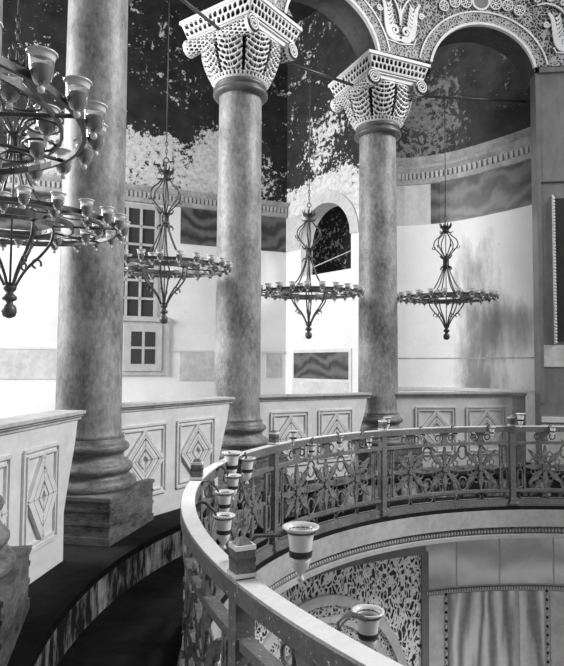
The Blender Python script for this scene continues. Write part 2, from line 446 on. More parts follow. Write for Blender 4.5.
# back wall
WB = Wall((-9.0, 14+(-9.09)*.4167), (.09, 14.0))
wb = flatwall('wall_back', (WB.p0.x, WB.p0.y), (.09, 14.0), ZW0, 3.60, 'plaster', .4)
flatwall('painted_plaster', (WB.p0.x, WB.p0.y), (.09, 14.0), 3.60, ZT, 'peel_back', .4, parent=wb)
U = WB.u_of_x
pts = [(WB.at(u, 0), WB.n) for u in (0, WB.L)]
mb = MB(); cornice_run(mb, pts, 3.43, 'trim'); dentils(mb, pts, 3.43, .09); mb.build('cornice', parent=wb)
for x0, x1, z0, z1, k in ((-2.22, -1.25, 2.64, 3.43, 'dark_vein'), (-1.24, .07, 2.64, 3.43, 'dark_vein'), (-9, -3.7, 2.64, 3.43, 'dark_vein'),
                          (-2.2, -1.0, -.32, .30, 'panel_grey'), (-.95, -.62, -.3, .31, 'panel_pale'), (-.36, -.03, -.25, .31, 'panel_grey'), (-9, -4.15, -.28, .34, 'panel_grey')):
    mb = MB(); WB.slab(mb, U(x0), U(x1), z0, z1, -.01, .02, k); mb.build('marble_panel', parent=wb)
mb = MB(); WB.slab(mb, 0, WB.L, .30, .335, -.01, .03, 'white_trim'); WB.slab(mb, 0, WB.L, ZW0, -1.2, -.01, .05, 'trim'); mb.build('string_course', parent=wb)
# window in the back wall
w1 = bpy.data.objects.new('window_1', None); COL.objects.link(w1); w1['kind'] = 'structure'
ux0, ux1 = U(-3.62), U(-2.42)
mb = MB()
WB.slab(mb, ux0, ux1, -.20, .95, 0, .06, 'wood'); WB.slab(mb, ux0, ux1, .92, 1.02, 0, .10, 'wood')
WB.slab(mb, ux0, ux0+.1, 1.0, 3.38, 0, .05, 'wood'); WB.slab(mb, ux1-.34, ux1-.26, 1.0, 3.38, 0, .05, 'wood'); WB.slab(mb, ux0, ux1-.26, 3.30, 3.40, 0, .05, 'wood')
gx = arange(ux0+.1, ux1-.34, 3); gz = arange(1.02, 3.3, 6)
for x in gx[1:-1]: WB.slab(mb, x-.025, x+.025, 1.0, 3.3, 0, .045, 'wood')
for z in gz[1:-1]: WB.slab(mb, ux0+.1, ux1-.3, z-.025, z+.025, 0, .045, 'wood')
mb.build('window_frame', parent=w1)
mb = MB(); WB.slab(mb, ux0+.1, ux1-.3, 1.0, 3.34, -.02, .015, 'pane'); mb.build('pane', parent=w1)
mb = MB()
cx0, cx1 = ux1-.83, ux1-.28
WB.slab(mb, cx0-.12, cx1+.12, -.12, .86, .05, .09, 'wood'); mb.build('casement', parent=w1)
for i in range(2):
    for j in range(2):
        mb = MB(); WB.slab(mb, cx0+.03+i*.28, cx0+.25+i*.28, .03+j*.36, .34+j*.36, .085, .095, 'pane'); mb.build('pane', parent=w1)

# middle wall with arched opening
WM = Wall((.09, 14.0), (2.14, 11.4))
UA0, UA1 = .52, WM.L*.64; UC = (UA0+UA1)/2; RA = (UA1-UA0)/2; ZS = 2.72; ZB = 2.01
mb = MB(); back = -.35
def wface(u0, u1, za0, za1, zt, k):
    for w in (0, back):
        mb.add([WM.at(u0, za0, w), WM.at(u1, za1, w), WM.at(u1, zt, w), WM.at(u0, zt, w)], [(0, 1, 2, 3)], k)
wface(0, WM.L, ZW0, ZW0, ZB, 'plaster')
wface(0, UA0, ZB, ZB, 3.2, 'plaster'); wface(UA1, WM.L, ZB, ZB, 3.2, 'plaster')
wface(0, UA0, 3.2, 3.2, ZT, 'peel_mid'); wface(UA1, WM.L, 3.2, 3.2, ZT, 'peel_mid')
aa = arange(PI, 0, 28)
for a, b_ in zip(aa[:-1], aa[1:]):
    wface(UC+RA*cos(a), UC+RA*cos(b_), ZS+RA*sin(a), ZS+RA*sin(b_), ZT, 'peel_mid')
prof = [(UA0, ZB)] + [(UC+RA*cos(a), ZS+RA*sin(a)) for a in aa] + [(UA1, ZB), (UA0, ZB)]
for (a, za), (b_, zb) in zip(prof[:-1], prof[1:]):
    mb.add([WM.at(a, za, 0), WM.at(b_, zb, 0), WM.at(b_, zb, back), WM.at(a, za, back)], [(0, 1, 2, 3)], 'panel_pale')
wm = mb.build('wall_middle', kind='structure')
mb = MB(); vs = []; fs = []
for a in aa:
    for r in (RA, RA+.24):
        for w in (-.01, .035): vs.append(WM.at(UC+r*cos(a), ZS+r*sin(a), w))
for i in range(len(aa)-1):
    a = i*4; b_ = a+4; fs += [(a+1, a+3, b_+3, b_+1), (a, a+1, b_+1, b_), (a+2, b_+2, b_+3, a+3)]
mb.add(vs, fs, 'panel_grey'); mb.build('arch_surround', parent=wm)
mb = MB(); WM.slab(mb, 0.02, UA0-.02, 2.64, 3.43, -.01, .03, 'panel_grey'); mb.build('marble_panel', parent=wm)
mb = MB(); WM.slab(mb, WM.L*.08, WM.L*.65, -1.0, .37, -.01, .02, 'white_trim'); mb.build('panel_surround', parent=wm)
mb = MB(); WM.slab(mb, WM.L*.0995, WM.L*.623, -.26, .30, .015, .035, 'dark_vein'); mb.build('marble_panel', parent=wm)
mb = MB(); WM.slab(mb, WM.L*.0995, WM.L*.623, -1.0, -.32, .015, .03, 'panel_pale'); mb.build('marble_panel', parent=wm)
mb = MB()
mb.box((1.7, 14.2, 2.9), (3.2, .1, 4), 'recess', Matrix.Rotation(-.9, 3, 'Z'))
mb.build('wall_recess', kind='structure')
mb = MB(); mb.tube([WM.at(UA0, 2.15, -.1), WM.at(UA1, 2.42, -.1)], .012, 'bead', 5); mb.build('stay_bar', parent=wm)

# right curved wall
cp = [(2.14, 11.4), (2.42, 11.38), (2.74, 11.28), (3.05, 11.10), (3.33, 10.84), (3.6, 10.53), (3.86, 10.2), (4.08, 9.88), (4.26, 9.56), (4.4, 9.3)]
def smooth(cp, it=2):
    P = [Vector((*c, 0)) for c in cp]
    for _ in range(it):
        Q = [P[0]]
        for a, b_ in zip(P[:-1], P[1:]): Q += [a.lerp(b_, .25), a.lerp(b_, .75)]
        P = Q+[P[-1]]
    return P
CP = smooth(cp)
def normals(P, sgn=1):
    out = []
    for i, p in enumerate(P):
        d = (P[min(i+1, len(P)-1)]-P[max(i-1, 0)]).normalized(); out.append((p, Vector((d.y, -d.x, 0))*sgn))
    return out
CN = normals(CP)
def curved(mb, idx, z0, z1, w0, w1, k, smooth=True):
    pts = CN[idx[0]:idx[1]+1]; vs = []
    for p, nn in pts:
        for w, z in ((w1, z0), (w1, z1), (w0, z1), (w0, z0)): vs.append((p.x+nn.x*w, p.y+nn.y*w, z))
    fs = []
    for i in range(len(pts)-1):
        for j in range(4): fs.append((i*4+j, i*4+(j+1) % 4, (i+1)*4+(j+1) % 4, (i+1)*4+j))
    fs += [(0, 1, 2, 3), tuple(len(vs)-4+q for q in range(4))]
    mb.add(vs, fs, k, False)
N = len(CN)-1
mb = MB(); curved(mb, (0, N), ZW0, 3.5, -.3, 0, 'plaster_right'); wr = mb.build('wall_right', kind='structure')
mb = MB(); curved(mb, (0, N), 3.5, ZT, -.3, 0, 'peel_right'); mb.build('painted_plaster', parent=wr)
mb = MB(); cornice_run(mb, CN, 3.43, 'trim'); dentils(mb, CN, 3.43, .085); mb.build('cornice', parent=wr)
mb = MB(); curved(mb, (0, N), 3.78, 3.98, -.01, .02, 'trim'); mb.build('painted_border', parent=wr)
ib = [0, 4, 7, 10, 13, N]
for i in range(5):
    mb = MB(); curved(mb, (ib[i], ib[i+1]), 2.68, 3.44, -.01, .02, ('panel_grey', 'panel_pale', 'panel_grey', 'dark_vein', 'dark_vein')[i]); mb.build('marble_panel', parent=wr)
mb = MB(); curved(mb, (0, N), .155, .175, -.01, .012, 'trim'); curved(mb, (0, N), -.42, -.36, -.01, .03, 'white_trim'); mb.build('string_course', parent=wr)

# left wall, vault, floor of the gallery
mb = MB()
mb.box((-9.15, 6.0, .2), (.3, 9.0, 3.5), 'plaster'); mb.box((-9.15, 6.0, 7.2), (.3, 9.0, 3.6), 'plaster')
mb.box((-9.15, 2.2, 3.7), (.3, 1.4, 3.5), 'plaster'); mb.box((-9.15, 9.9, 3.7), (.3, 1.2, 3.5), 'plaster')
mb.build('wall_left', kind='structure')
w2 = bpy.data.objects.new('window_2', None); COL.objects.link(w2); w2['kind'] = 'structure'
mb = MB()
for i in range(5): mb.box((-9.15, 2.9+i*1.6, 3.7), (.08, .07, 3.5), 'wood')
for i in range(4): mb.box((-9.15, 6.1, 2.0+i*1.13), (.08, 6.4, .07), 'wood')
mb.build('window_frame', parent=w2)
mb = MB()
vs = []; fs = []                           # sooty barrel vault over the gallery
nx, ny = 24, 2
X0, X1, Y0, Y1 = -9.3, 5.5, 1.0, 15.2
mb2 = MB()
def zv(x): return 7.2 + 1.6*math.sqrt(max(0, 1-((x+1.9)/7.6)**2))
for i in range(nx+1):
    x = X0+(X1-X0)*i/nx
    vs += [(x, Y0, zv(x)), (x, Y1, zv(x))]
for i in range(nx): fs.append((2*i, 2*i+1, 2*i+3, 2*i+2))
# keep the vault clear of the nave: clip by only covering outside the arcade
mbv = MB()
ths = arange(1.25, 4.4, 40)
ring = []
for th in ths:
    a = polar(RF+.3, th, 6.9); dirv = Vector((cos(th), sin(th), 0))
    for j in range(9):
        q = a+dirv*(j*1.25); q.z = 6.9+1.1*sin(PI*min(j, 8)/8); ring.append(q)
fs = []
for i in range(len(ths)-1):
    for j in range(8): fs.append((i*9+j, i*9+j+1, (i+1)*9+j+1, (i+1)*9+j))
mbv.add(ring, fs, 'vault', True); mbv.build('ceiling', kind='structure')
mb = MB()
fl = [polar(6.3, th, Z_STY-.02) for th in ths]; ou = [polar(15, th, Z_STY-.02) for th in ths]
mb.add(fl+ou, [(i, i+1, len(ths)+i+1, len(ths)+i) for i in range(len(ths)-1)], 'floor'); mb.build('floor', kind='structure')

# ---------------------------------------------------------------- arcade wall with its inlaid spandrels
AR = [(1.661, 4.42, .825), (2.170, 4.42, .84), (2.612, 4.42, .84), (3.055, 4.42, .84)]
ZAB = 4.58
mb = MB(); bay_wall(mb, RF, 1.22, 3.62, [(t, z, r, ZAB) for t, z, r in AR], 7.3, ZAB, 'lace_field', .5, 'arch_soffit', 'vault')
wa = mb.build('wall_arcade', kind='structure')
for t, z, r in AR:
    mb = MB()
    a0 = math.asin((ZAB-z)/r); 
    arcband(mb, RF, t, z, r-.005, r+.035, -.03, .03, 'carved', a0, PI-a0)
    arcband(mb, RF, t, z, r+.19, r+.215, -.01, .022, 'carved', a0, PI-a0)
    mb.build('arch_border', parent=wa)
    mb = MB(); arcband(mb, RF, t, z, r+.03, r+.195, -.01, .012, 'lace_arch', a0, PI-a0); mb.build('archivolt', parent=wa)

def ribbon(mb, tc, pts, width, k='carved', w=.022, R=RF):
    """raised inlay strip; pts in (u to the right, z)"""
    vs = []; fs = []; n = len(pts)
    for i, (u, z) in enumerate(pts):
        a = pts[max(i-1, 0)]; b_ = pts[min(i+1, n-1)]; dx, dz = b_[0]-a[0], b_[1]-a[1]; L = math.hypot(dx, dz) or 1
        wd = (width[i] if isinstance(width, (list, tuple)) else width)/2
        nx_, nz = -dz/L*wd, dx/L*wd
        for s_ in (-1, 1):
            for ww in (-.005, w): vs.append(polar(R-ww, tc-(u+nx_*s_)/R, z+nz*s_))
    for i in range(n-1):
        a = i*4; b_ = a+4
        fs += [(a+1, a+3, b_+3, b_+1), (a, a+1, b_+1, b_), (a+2, b_+2, b_+3, a+3)]
    mb.add(vs, fs, k)
def spiral(cx, cz, r0, turns, a0, sgn=1, n=34):
    return [(cx+r0*(1-.86*i/n)*cos(a0+sgn*2*PI*turns*i/n), cz+r0*(1-.86*i/n)*sin(a0+sgn*2*PI*turns*i/n)) for i in range(n+1)]
def rosette(mb, tc, u, z, r):
    ribbon(mb, tc, [(u+r*cos(2*PI*i/16), z+r*sin(2*PI*i/16)) for i in range(17)], r*.2)
    for i in range(8):
        a = i*PI/4; ribbon(mb, tc, [(u+r*.45*cos(a), z+r*.45*sin(a)), (u+r*.62*cos(a), z+r*.62*sin(a)), (u+r*.8*cos(a), z+r*.8*sin(a))], [r*.05, r*.26, r*.1])
    ribbon(mb, tc, [(u+r*.25*cos(2*PI*i/10), z+r*.25*sin(2*PI*i/10)) for i in range(11)], r*.2)
def bezp(P, n=6):
    Q = [P[0]]+P+[P[-1]]; out = []
    for i in range(1, len(Q)-2):
        for j in range(n):
            t = j/n; a, b_, c, d = Q[i-1], Q[i], Q[i+1], Q[i+2]
            out.append(tuple(.5*(2*b_[q]+(-a[q]+c[q])*t+(2*a[q]-5*b_[q]+4*c[q]-d[q])*t*t+(-a[q]+3*b_[q]-3*c[q]+d[q])*t**3) for q in (0, 1)))
    return out+[P[-1]]
def spandrel(tc):
    mb = MB()
    zb = ZAB+.05
    for s_ in (-1, 1):
        c = (s_*.098, zb+.335)
        sp = spiral(c[0], c[1], .088, 1.5, -PI/2, s_)
        ribbon(mb, tc, [(s_*.02, zb+.235)] + sp, [.046]*16+[.036-.0006*q for q in range(len(sp)-15)])
        # plume sweeping up and outward from the scroll, with a comb of leaf fingers
        sw = bezp([(s_*.0, zb+.20), (s_*.11, zb+.20), (s_*.195, zb+.27), (s_*.232, zb+.40), (s_*.25, zb+.56), (s_*.275, zb+.70), (s_*.33, zb+.80)])
        ribbon(mb, tc, sw, [.03+.045*sin(PI*q/len(sw)) for q in range(len(sw))])
        for i in range(6):
            b0 = (s_*(.205-.012*i*0+.004*i), zb+.36+i*.066); ln = .135-.008*i
            ribbon(mb, tc, [b0, (b0[0]-s_*ln*.45, b0[1]+ln*.35), (b0[0]-s_*ln*.7, b0[1]+ln*.95)], [.05, .034, .006])
        ribbon(mb, tc, bezp([(0, zb+.42), (s_*.01, zb+.56), (s_*.07, zb+.74), (s_*.19, zb+.88), (s_*.36, zb+.95), (s_*.5, zb+.93)]), .026)
        for (u, z, r, a) in ((.36, .62, .05, 0), (.11, .95, .06, 2), (.30, 1.05, .075, 1), (.50, 1.02, .06, 3)):
            ribbon(mb, tc, spiral(s_*u, zb+z, r, 1.6, a, s_), .020)
    ribbon(mb, tc, [(0, zb+.45), (0, zb+.60), (0, zb+.72)], [.01, .05, .008]); rosette(mb, tc, 0, zb+.85, .06)
    return mb
for tc in (1.928, 2.391, 2.834, 3.277, 1.388):
    mb = spandrel(tc); mb.build('scroll_inlay', parent=wa)
    mb = MB()
    d = ((tc == 1.928) and .08) or 0
    ribbon(mb, tc, [(-.265, ZAB+.30), (-.225, ZAB+.22), (0, ZAB+.19), (.225, ZAB+.22), (.265, ZAB+.30)], .018)
    mb.build('inlay_border', parent=wa)
    mb = MB(); vs = [(-.42, ZAB+.01), (.42, ZAB+.01), (.24, ZAB+.21), (0, ZAB+.18), (-.24, ZAB+.21)]
    mb.add([polar(RF-.008, tc-u/RF, z) for u, z in vs], [(0, 1, 2, 3, 4)], 'lace_arch'); mb.build('inlay_foot', parent=wa)
for t, z, r in AR:
    mb = MB(); n_ = 28
    zc = z+r+.37
    mb.add([polar(RF-.02, t-.115*cos(2*PI*i/n_)/RF, zc+.115*sin(2*PI*i/n_)) for i in range(n_)], [tuple(range(n_))], 'pier')
    ribbon(mb, t, [(.13*cos(2*PI*i/n_), zc+.13*sin(2*PI*i/n_)) for i in range(n_+1)], .028)
    mb.build('oculus', parent=wa)
    mb = MB()
    for s_ in (-1, 1):
        rosette(mb, t, s_*.235, zc-.03, .085); rosette(mb, t, s_*.24, zc+.2, .08); rosette(mb, t, s_*.42, zc-.05, .08); rosette(mb, t, s_*.42, zc+.14, .08)
        rosette(mb, t, s_*.60, zc-.13, .075)
    mb.build('rosette_inlay', parent=wa)
# moulding over capitals and pier
mb = MB(); mb.sweep([(RF-.02, 4.50), (RF+.22, 4.50), (RF+.22, 4.575), (RF-.02, 4.575)], arange(1.22, 1.484, 6), 'pier'); mb.build('impost', parent=wa)

# end pier
mb = MB(); mb.sweep([(RF, Z_STY), (RF+.22, Z_STY), (RF+.22, 4.50), (RF, 4.50)], arange(1.19, 1.497, 10), 'pier')
wp = mb.build('wall_pier', kind='structure')
mb = MB(); cylquad(mb, RF, 1.20, 1.494, .02, .34, 'panel_grey', .012); cylquad(mb, RF, 1.20, 1.494, -.80, -.72, 'white_trim', .03); cylquad(mb, RF, 1.20, 1.494, -1.5, -.82, 'panel_grey', .012)
cylquad(mb, RF, 1.485, 1.497, -.52, 4.45, 'pier', .02, 2)
mb.build('revetment', parent=wp)
mb = MB(); cylquad(mb, RF, 1.22, 1.448, .40, 2.55, 'niche', .01); mb.build('dark_panel', parent=wp)
mb = MB(); cylquad(mb, RF, 1.449, 1.4535, .36, 2.60, 'bead', .025, 1)
for i in range(46): mb.lathe([(.004, -.024), (.02, -.012), (.022, .0), (.02, .012), (.004, .024)], 'bead', polar(RF-.035, 1.4505, .385+i*.048), 6)
mb.build('beaded_frame', parent=wp)
mb = MB(); cylquad(mb, RF, 1.21, 1.497, 2.79, 2.81, 'niche', .012); mb.build('string_course', parent=wp)

# ---------------------------------------------------------------- columns
def superq(a, p):
    c, s_ = cos(a), sin(a)
    return 1/((abs(c)**p+abs(s_)**p)**(1/p))
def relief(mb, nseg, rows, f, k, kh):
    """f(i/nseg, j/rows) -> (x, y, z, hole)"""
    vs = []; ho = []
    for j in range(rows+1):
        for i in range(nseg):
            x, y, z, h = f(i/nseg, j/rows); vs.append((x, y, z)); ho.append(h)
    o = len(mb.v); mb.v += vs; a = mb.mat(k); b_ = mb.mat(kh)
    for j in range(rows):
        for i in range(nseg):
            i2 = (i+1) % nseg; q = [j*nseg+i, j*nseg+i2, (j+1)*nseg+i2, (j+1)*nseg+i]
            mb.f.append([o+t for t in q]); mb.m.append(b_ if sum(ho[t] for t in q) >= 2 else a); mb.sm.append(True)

def bell():
    mb = MB(); Z0, Z1 = 3.69, 4.22
    def f(u, t):
        a = 2*PI*u
        bulge = .335+.150*math.sin(t*PI*.55)
        r = bulge*(1+(superq(a, 4)-1)*t*.35)
        lobe = abs(((u*8) % 1)-.5)*2          # 0 at leaf rib, 1 at the gap
        r += .022*(1-lobe**2)*(t > .1)
        z = Z0+(Z1-Z0)*t
        hole = 0
        if t < .13:
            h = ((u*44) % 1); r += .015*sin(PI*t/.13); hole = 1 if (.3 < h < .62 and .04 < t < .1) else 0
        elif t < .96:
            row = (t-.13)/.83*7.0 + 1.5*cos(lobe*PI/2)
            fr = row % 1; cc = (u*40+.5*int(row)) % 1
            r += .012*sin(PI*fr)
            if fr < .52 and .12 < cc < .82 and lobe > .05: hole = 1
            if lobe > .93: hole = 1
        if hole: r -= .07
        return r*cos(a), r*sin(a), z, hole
    relief(mb, 280, 76, f, 'carved', 'crevice_shade')
    mb.lathe([(.3, 3.66), (.3, 4.3)], 'crevice_shade', seg=20)
    return mb
def abacus():
    mb = MB()
    AX, AY = .60, .525
    def f(u, t):
        a = 2*PI*u; s_ = superq(a, 40); z = 4.31+.20*t
        e = .90+.10*min(1, t*1.15)
        x, y = s_*cos(a), s_*sin(a)
        hole = 0
        per = (x if abs(y) > abs(x) else y)
        if .12 < t < .90:
            row = (t-.12)/.78*2; cc = (per*7+.5*int(row)) % 1
            if .15 < row % 1 < .85 and .22 < cc < .72 and abs(per) < .95: hole = 1
        q = e-(.07 if hole else 0)
        return x*q*AX, y*q*AY, z, hole
    relief(mb, 400, 22, f, 'carved', 'crevice_shade')
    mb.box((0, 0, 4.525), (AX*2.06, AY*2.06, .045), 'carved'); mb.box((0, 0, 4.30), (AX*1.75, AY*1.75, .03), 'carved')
    mb.box((0, 0, 4.56), (AX*1.8, AY*1.8, .035), 'crevice_shade')  # dark slab, shade of the groove above the abacus put into its colour
    return mb
def volutes():
    """two bolsters whose scrolled ends face the nave and the gallery"""
    mb = MB()
    for s_ in (-1, 1):
        def f(u, t):
            a = 2*PI*u; x = (-.55+1.10*t)
            r = .085+.03*abs(2*t-1)**2; hole = 0
            cc = (u*13+.5*int(t*16)) % 1
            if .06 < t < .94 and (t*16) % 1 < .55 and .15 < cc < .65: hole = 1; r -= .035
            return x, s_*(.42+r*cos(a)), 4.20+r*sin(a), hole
        relief(mb, 72, 80, f, 'carved', 'crevice_shade')
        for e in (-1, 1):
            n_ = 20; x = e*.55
            mb.add([(x, s_*.42+.115*cos(2*PI*i/n_), 4.20+.115*sin(2*PI*i/n_)) for i in range(n_)], [tuple(range(n_))], 'crevice_shade')
            mb.tube([(x+e*.006, s_*.42+.1*(1-.85*i/40)*cos(5*PI*i/40), 4.20+.1*(1-.85*i/40)*sin(5*PI*i/40)) for i in range(41)], .013, 'carved', 5)
    mb.box((0, 0, 4.255), (1.0, .74, .06), 'carved')
    return mb

def make_column():
    t = thing('marble_column', '', 'column')
    mb = MB()
    mb.box((0, 0, -1.335), (.925, .925, .388), 'plinth'); mb.box((0, 0, -1.16), (.95, .95, .03), 'plinth'); mb.box((0, 0, -1.50), (.945, .945, .06), 'plinth')
    mb.box((0, 0, -1.36), (.94, .94, .03), 'plinth'); mb.box((0, 0, -1.25), (.94, .94, .025), 'plinth')
    mb.build('plinth', parent=t)
    pr = [(.30, -.66), (.335, -.70), (.335, -.735), (.35, -.745), (.372, -.76), (.382, -.785), (.372, -.81), (.35, -.825), (.335, -.835), (.328, -.86), (.335, -.89), (.375, -.905), (.378, -.92),
          (.40, -.935), (.415, -.955), (.415, -.98), (.40, -1.0), (.385, -1.01), (.382, -1.03), (.40, -1.045), (.43, -1.06), (.448, -1.085), (.452, -1.11), (.445, -1.135), (.43, -1.145)]
    mb = MB(); mb.lathe(pr[::-1], 'base', seg=48); mb.build('base', parent=t)
    mb = MB(); mb.lathe([(.335, -.70), (.31, -.665), (.303, -.60)] + [(.300-.020*((z+.6)/4.05)**1.2, z) for z in arange(-.5, 3.50, 8)] + [(.292, 3.56)], 'shaft', seg=56); mb.build('shaft', parent=t)
    mb = MB(); mb.lathe([(.285, 3.525), (.345, 3.535), (.362, 3.56), (.362, 3.585), (.345, 3.605), (.325, 3.612), (.322, 3.635), (.340, 3.645), (.346, 3.67), (.335, 3.69), (.3, 3.70)], 'bronze', seg=48); mb.build('bronze_collar', parent=t)
    c = bell().build('capital', parent=t); volutes().build('volute', parent=c)
    abacus().build('abacus', parent=t)
    return t
col = make_column()
labs = {0: 'grey marble column whose plinth shows at the lower left edge', 1: 'leftmost full marble column, thick shaft whose capital is out of frame',
        2: 'middle marble column with large lace-like white capital', 3: 'right marble column carrying the inlaid arch beside the end pier'}
for i in range(4):
    c = col if i == 0 else copy_tree(col)
    c.location = polar(RC-(.12 if i == 0 else 0), TH[i], 0); c.rotation_euler.z = TH[i]+(math.radians(7) if i != 3 else math.radians(3))
    if i == 1: c.scale.z = 1.03; c.location.z = .045
    c['label'] = labs[i]; c['group'] = 'gallery arcade columns'

# ---------------------------------------------------------------- parapets
def parapet(i, label):
    p0, p1 = polar(RC, TH[i]), polar(RC, TH[i+1] if i < 3 else 1.560)
    d = (p1-p0).normalized(); nn = Vector((d.y, -d.x, 0))       # towards the nave
    L = (p1-p0).length
    t = thing('marble_parapet', label, 'parapet', p0, math.atan2(d.y, d.x), 'carved parapets between the columns')
    # local x along, -y towards nave
    OF = -.20; RG = (.45, .20, .15, 0)[i]
    T = .16
    topx0, topx1 = .24, L-(.24 if i < 3 else .0); bx0, bx1 = (.05, .08, .27, .40)[i], L-(.34+RG+(.15, .10, .08)[i] if i < 3 else .0)
    mb = MB()
    zs = [(-1.53, .46), (-1.16, .47), (-1.0, .42), (-.85, .37), (-.66, .30), (-.45, .25)]
    vs = []; fs = []
    for z, g in zs:
        g1 = g+RG if i < 3 else 0
        g = g*.72-.02
        for x, y in ((g, OF), (L-g1, OF), (L-g1, OF+T), (g, OF+T)): vs.append((x, y, z))
    for j in range(len(zs)-1):
        for q in range(4): fs.append((j*4+q, j*4+(q+1) % 4, j*4+4+(q+1) % 4, j*4+4+q))
    fs += [(0, 1, 2, 3), tuple(len(vs)-4+q for q in range(4))]
    mb.add(vs, fs, 'parapet'); mb.build('slab', parent=t)
    mb = MB()
    a, b_ = .17, L-(.245+RG-.04 if i < 3 else -.02)
    for z, h, w in ((-.435, .03, .012), (-.41, .025, .03), (-.39, .025, .05)):
        mb.box(((a+b_)/2, OF+T/2, z), (b_-a, T+2*w, h), 'parapet_edge')
    mb.build('cap', parent=t)
    W = (bx1-bx0-.30)/2
    for q in range(2):
        x0 = bx0+.12+q*(W+.12); x1 = x0+W-.06; z0, z1 = -1.30, -.60
        mb = MB(); y = OF
        def bar(pa, pb, w=.022, h=.022):
            v = Vector((pb[0]-pa[0], 0, pb[1]-pa[1])); Lb = v.length; ang = math.atan2(v.z, v.x)
            mb.box(((pa[0]+pb[0])/2, y-h/2+.002, (pa[1]+pb[1])/2), (Lb, h, w), 'ridge', Matrix.Rotation(-ang, 3, 'Y'))
        for m_, w in ((0, .022), (.045, .014)):
            for pa, pb in (((x0+m_, z0+m_), (x1-m_, z0+m_)), ((x1-m_, z0+m_), (x1-m_, z1-m_)), ((x1-m_, z1-m_), (x0+m_, z1-m_)), ((x0+m_, z1-m_), (x0+m_, z0+m_))): bar(pa, pb, w)
        cx, cz = (x0+x1)/2, (z0+z1)/2; hw, hz = (x1-x0)/2-.06, (z1-z0)/2-.06
        for s_, w in ((1, .034), (.84, .018), (.64, .034), (.48, .018), (.26, .026)):
            P = [(cx+hw*s_, cz), (cx, cz+hz*s_), (cx-hw*s_, cz), (cx, cz-hz*s_)]
            for k in range(4): bar(P[k], P[(k+1) % 4], w, .034)
        mb.build('lozenge_panel', parent=t)
    if i == 3:
        mb = MB(); mb.box((L+.135, OF+T/2+.05, -.98), (.24, .16, 1.1), 'parapet_edge'); mb.box((L+.135, OF+T/2+.05, -.41), (.26, .2, .05), 'parapet_edge'); mb.build('end_block', parent=t)
    return t
parapet(0, 'carved marble parapet at the left edge before the thick column')
parapet(1, 'carved marble parapet between the leftmost and the middle columns')
parapet(2, 'carved marble parapet between the middle and the right columns')
parapet(3, 'carved marble parapet between the right column and the end pier')

# ---------------------------------------------------------------- tie rods
def tierod(a, b_, label, z=4.25):
    mb = MB(); d = (b_-a).normalized()
    mb.tube([a+Vector((0, 0, z)), b_+Vector((0, 0, z))], .022, 'iron', 6)
    tag(mb.build('tie_rod'), label, 'rod', 'tie rods of the arcade')
def rim_pt(i, j, off):
    a, b_ = polar(RC, TH[i]), polar(RC, TH[j]) if j < 4 else polar(5.45, 1.495)
    d = (b_-a).normalized(); return a+d*off, (b_-d*off if j < 4 else b_)
tierod(*rim_pt(3, 4, .50), 'iron tie rod from right column to the end pier')
tierod(*rim_pt(2, 3, .50), 'iron tie rod between middle and right column capitals')
tierod(*rim_pt(1, 2, .50), 'iron tie rod above the chandelier left of the middle column')
tierod(*rim_pt(0, 1, .50), 'iron tie rod above the chandelier left of the leftmost column')

# ---------------------------------------------------------------- railing
PTH = [1.194, 1.677, 2.159, 2.641, 3.124, 3.606, 4.088]
ZR = -.77
rail = thing('iron_railing', 'curved iron railing with star panels along the edge of the void', 'railing', (CX, CY, 0))
def rb(mb, name, **k): 
    o = mb.build(name, parent=rail, loc=(-CX, -CY, 0)); 
    for a, v in k.items(): o[a] = v
    return o
arc = arange(PTH[0], PTH[-1], 132)
mb = MB(); H = .07
mb.sweep([(3.992, ZR-H), (4.076, ZR-H), (4.076, ZR-.006), (4.070, ZR-.0), (3.998, ZR-.0), (3.992, ZR-.006)], arc, 'rail')
mb.sweep([(3.996, ZR+.001), (4.072, ZR+.001), (4.072, ZR+.004), (3.996, ZR+.004)], arc, 'railtop'); rb(mb, 'handrail')
mb = MB(); mb.sweep([(4.005, ZR-.235), (4.062, ZR-.235), (4.062, ZR-.20), (4.005, ZR-.20)], arc, 'rail'); rb(mb, 'middle_rail')
mb = MB(); mb.sweep([(4.01, -1.62), (4.058, -1.62), (4.058, -1.585), (4.01, -1.585)], arc, 'rail')
mb.sweep([(4.0, -1.765), (4.07, -1.765), (4.07, -1.715), (4.0, -1.715)], arc, 'rail'); rb(mb, 'bottom_rail')
mb = MB(); mb.sweep([(3.99, -1.80), (4.09, -1.80), (4.09, -1.765), (3.99, -1.765)], arc, 'rail'); rb(mb, 'foot_plate')
for k, th in enumerate(PTH):
    mb = MB(); R3 = Matrix.Rotation(th, 3, 'Z'); c = polar(RR, th)
    mb.box((c.x, c.y, -1.22), (.075, .07, 1.12), 'rail', R3)
    mb.box((c.x, c.y, -.705), (.068, .066, .09), 'rail', R3)
    mb.box((c.x, c.y, -.752), (.084, .082, .014), 'railtop', R3); mb.box((c.x, c.y, -.70), (.078, .076, .014), 'iron', R3)
    mb.box((c.x, c.y, -.655), (.078, .076, .016), 'railtop', R3); mb.box((c.x, c.y, -.637), (.06, .06, .022), 'rail', R3, .5)
    mb.box((c.x, c.y, -1.755), (.15, .14, .03), 'rail', R3); mb.box((c.x, c.y, -1.72), (.11, .1, .05), 'rail', R3)
    # back stay leaning on the ledge side
    rb(mb, 'post')
def rp(th, w, z): return polar(RR+w, th, z)
def flatpoly(mb, thc, pts, k, t=.014):
    """cast plate, outline (u,z), on the railing cylinder"""
    n = len(pts); vs = [rp(thc-u/RR, -t, z) for u, z in pts]+[rp(thc-u/RR, t, z) for u, z in pts]
    fs = [tuple(range(n)), tuple(range(2*n-1, n-1, -1))]+[(i, (i+1) % n, n+(i+1) % n, n+i) for i in range(n)]
    mb.add(vs, fs, k)
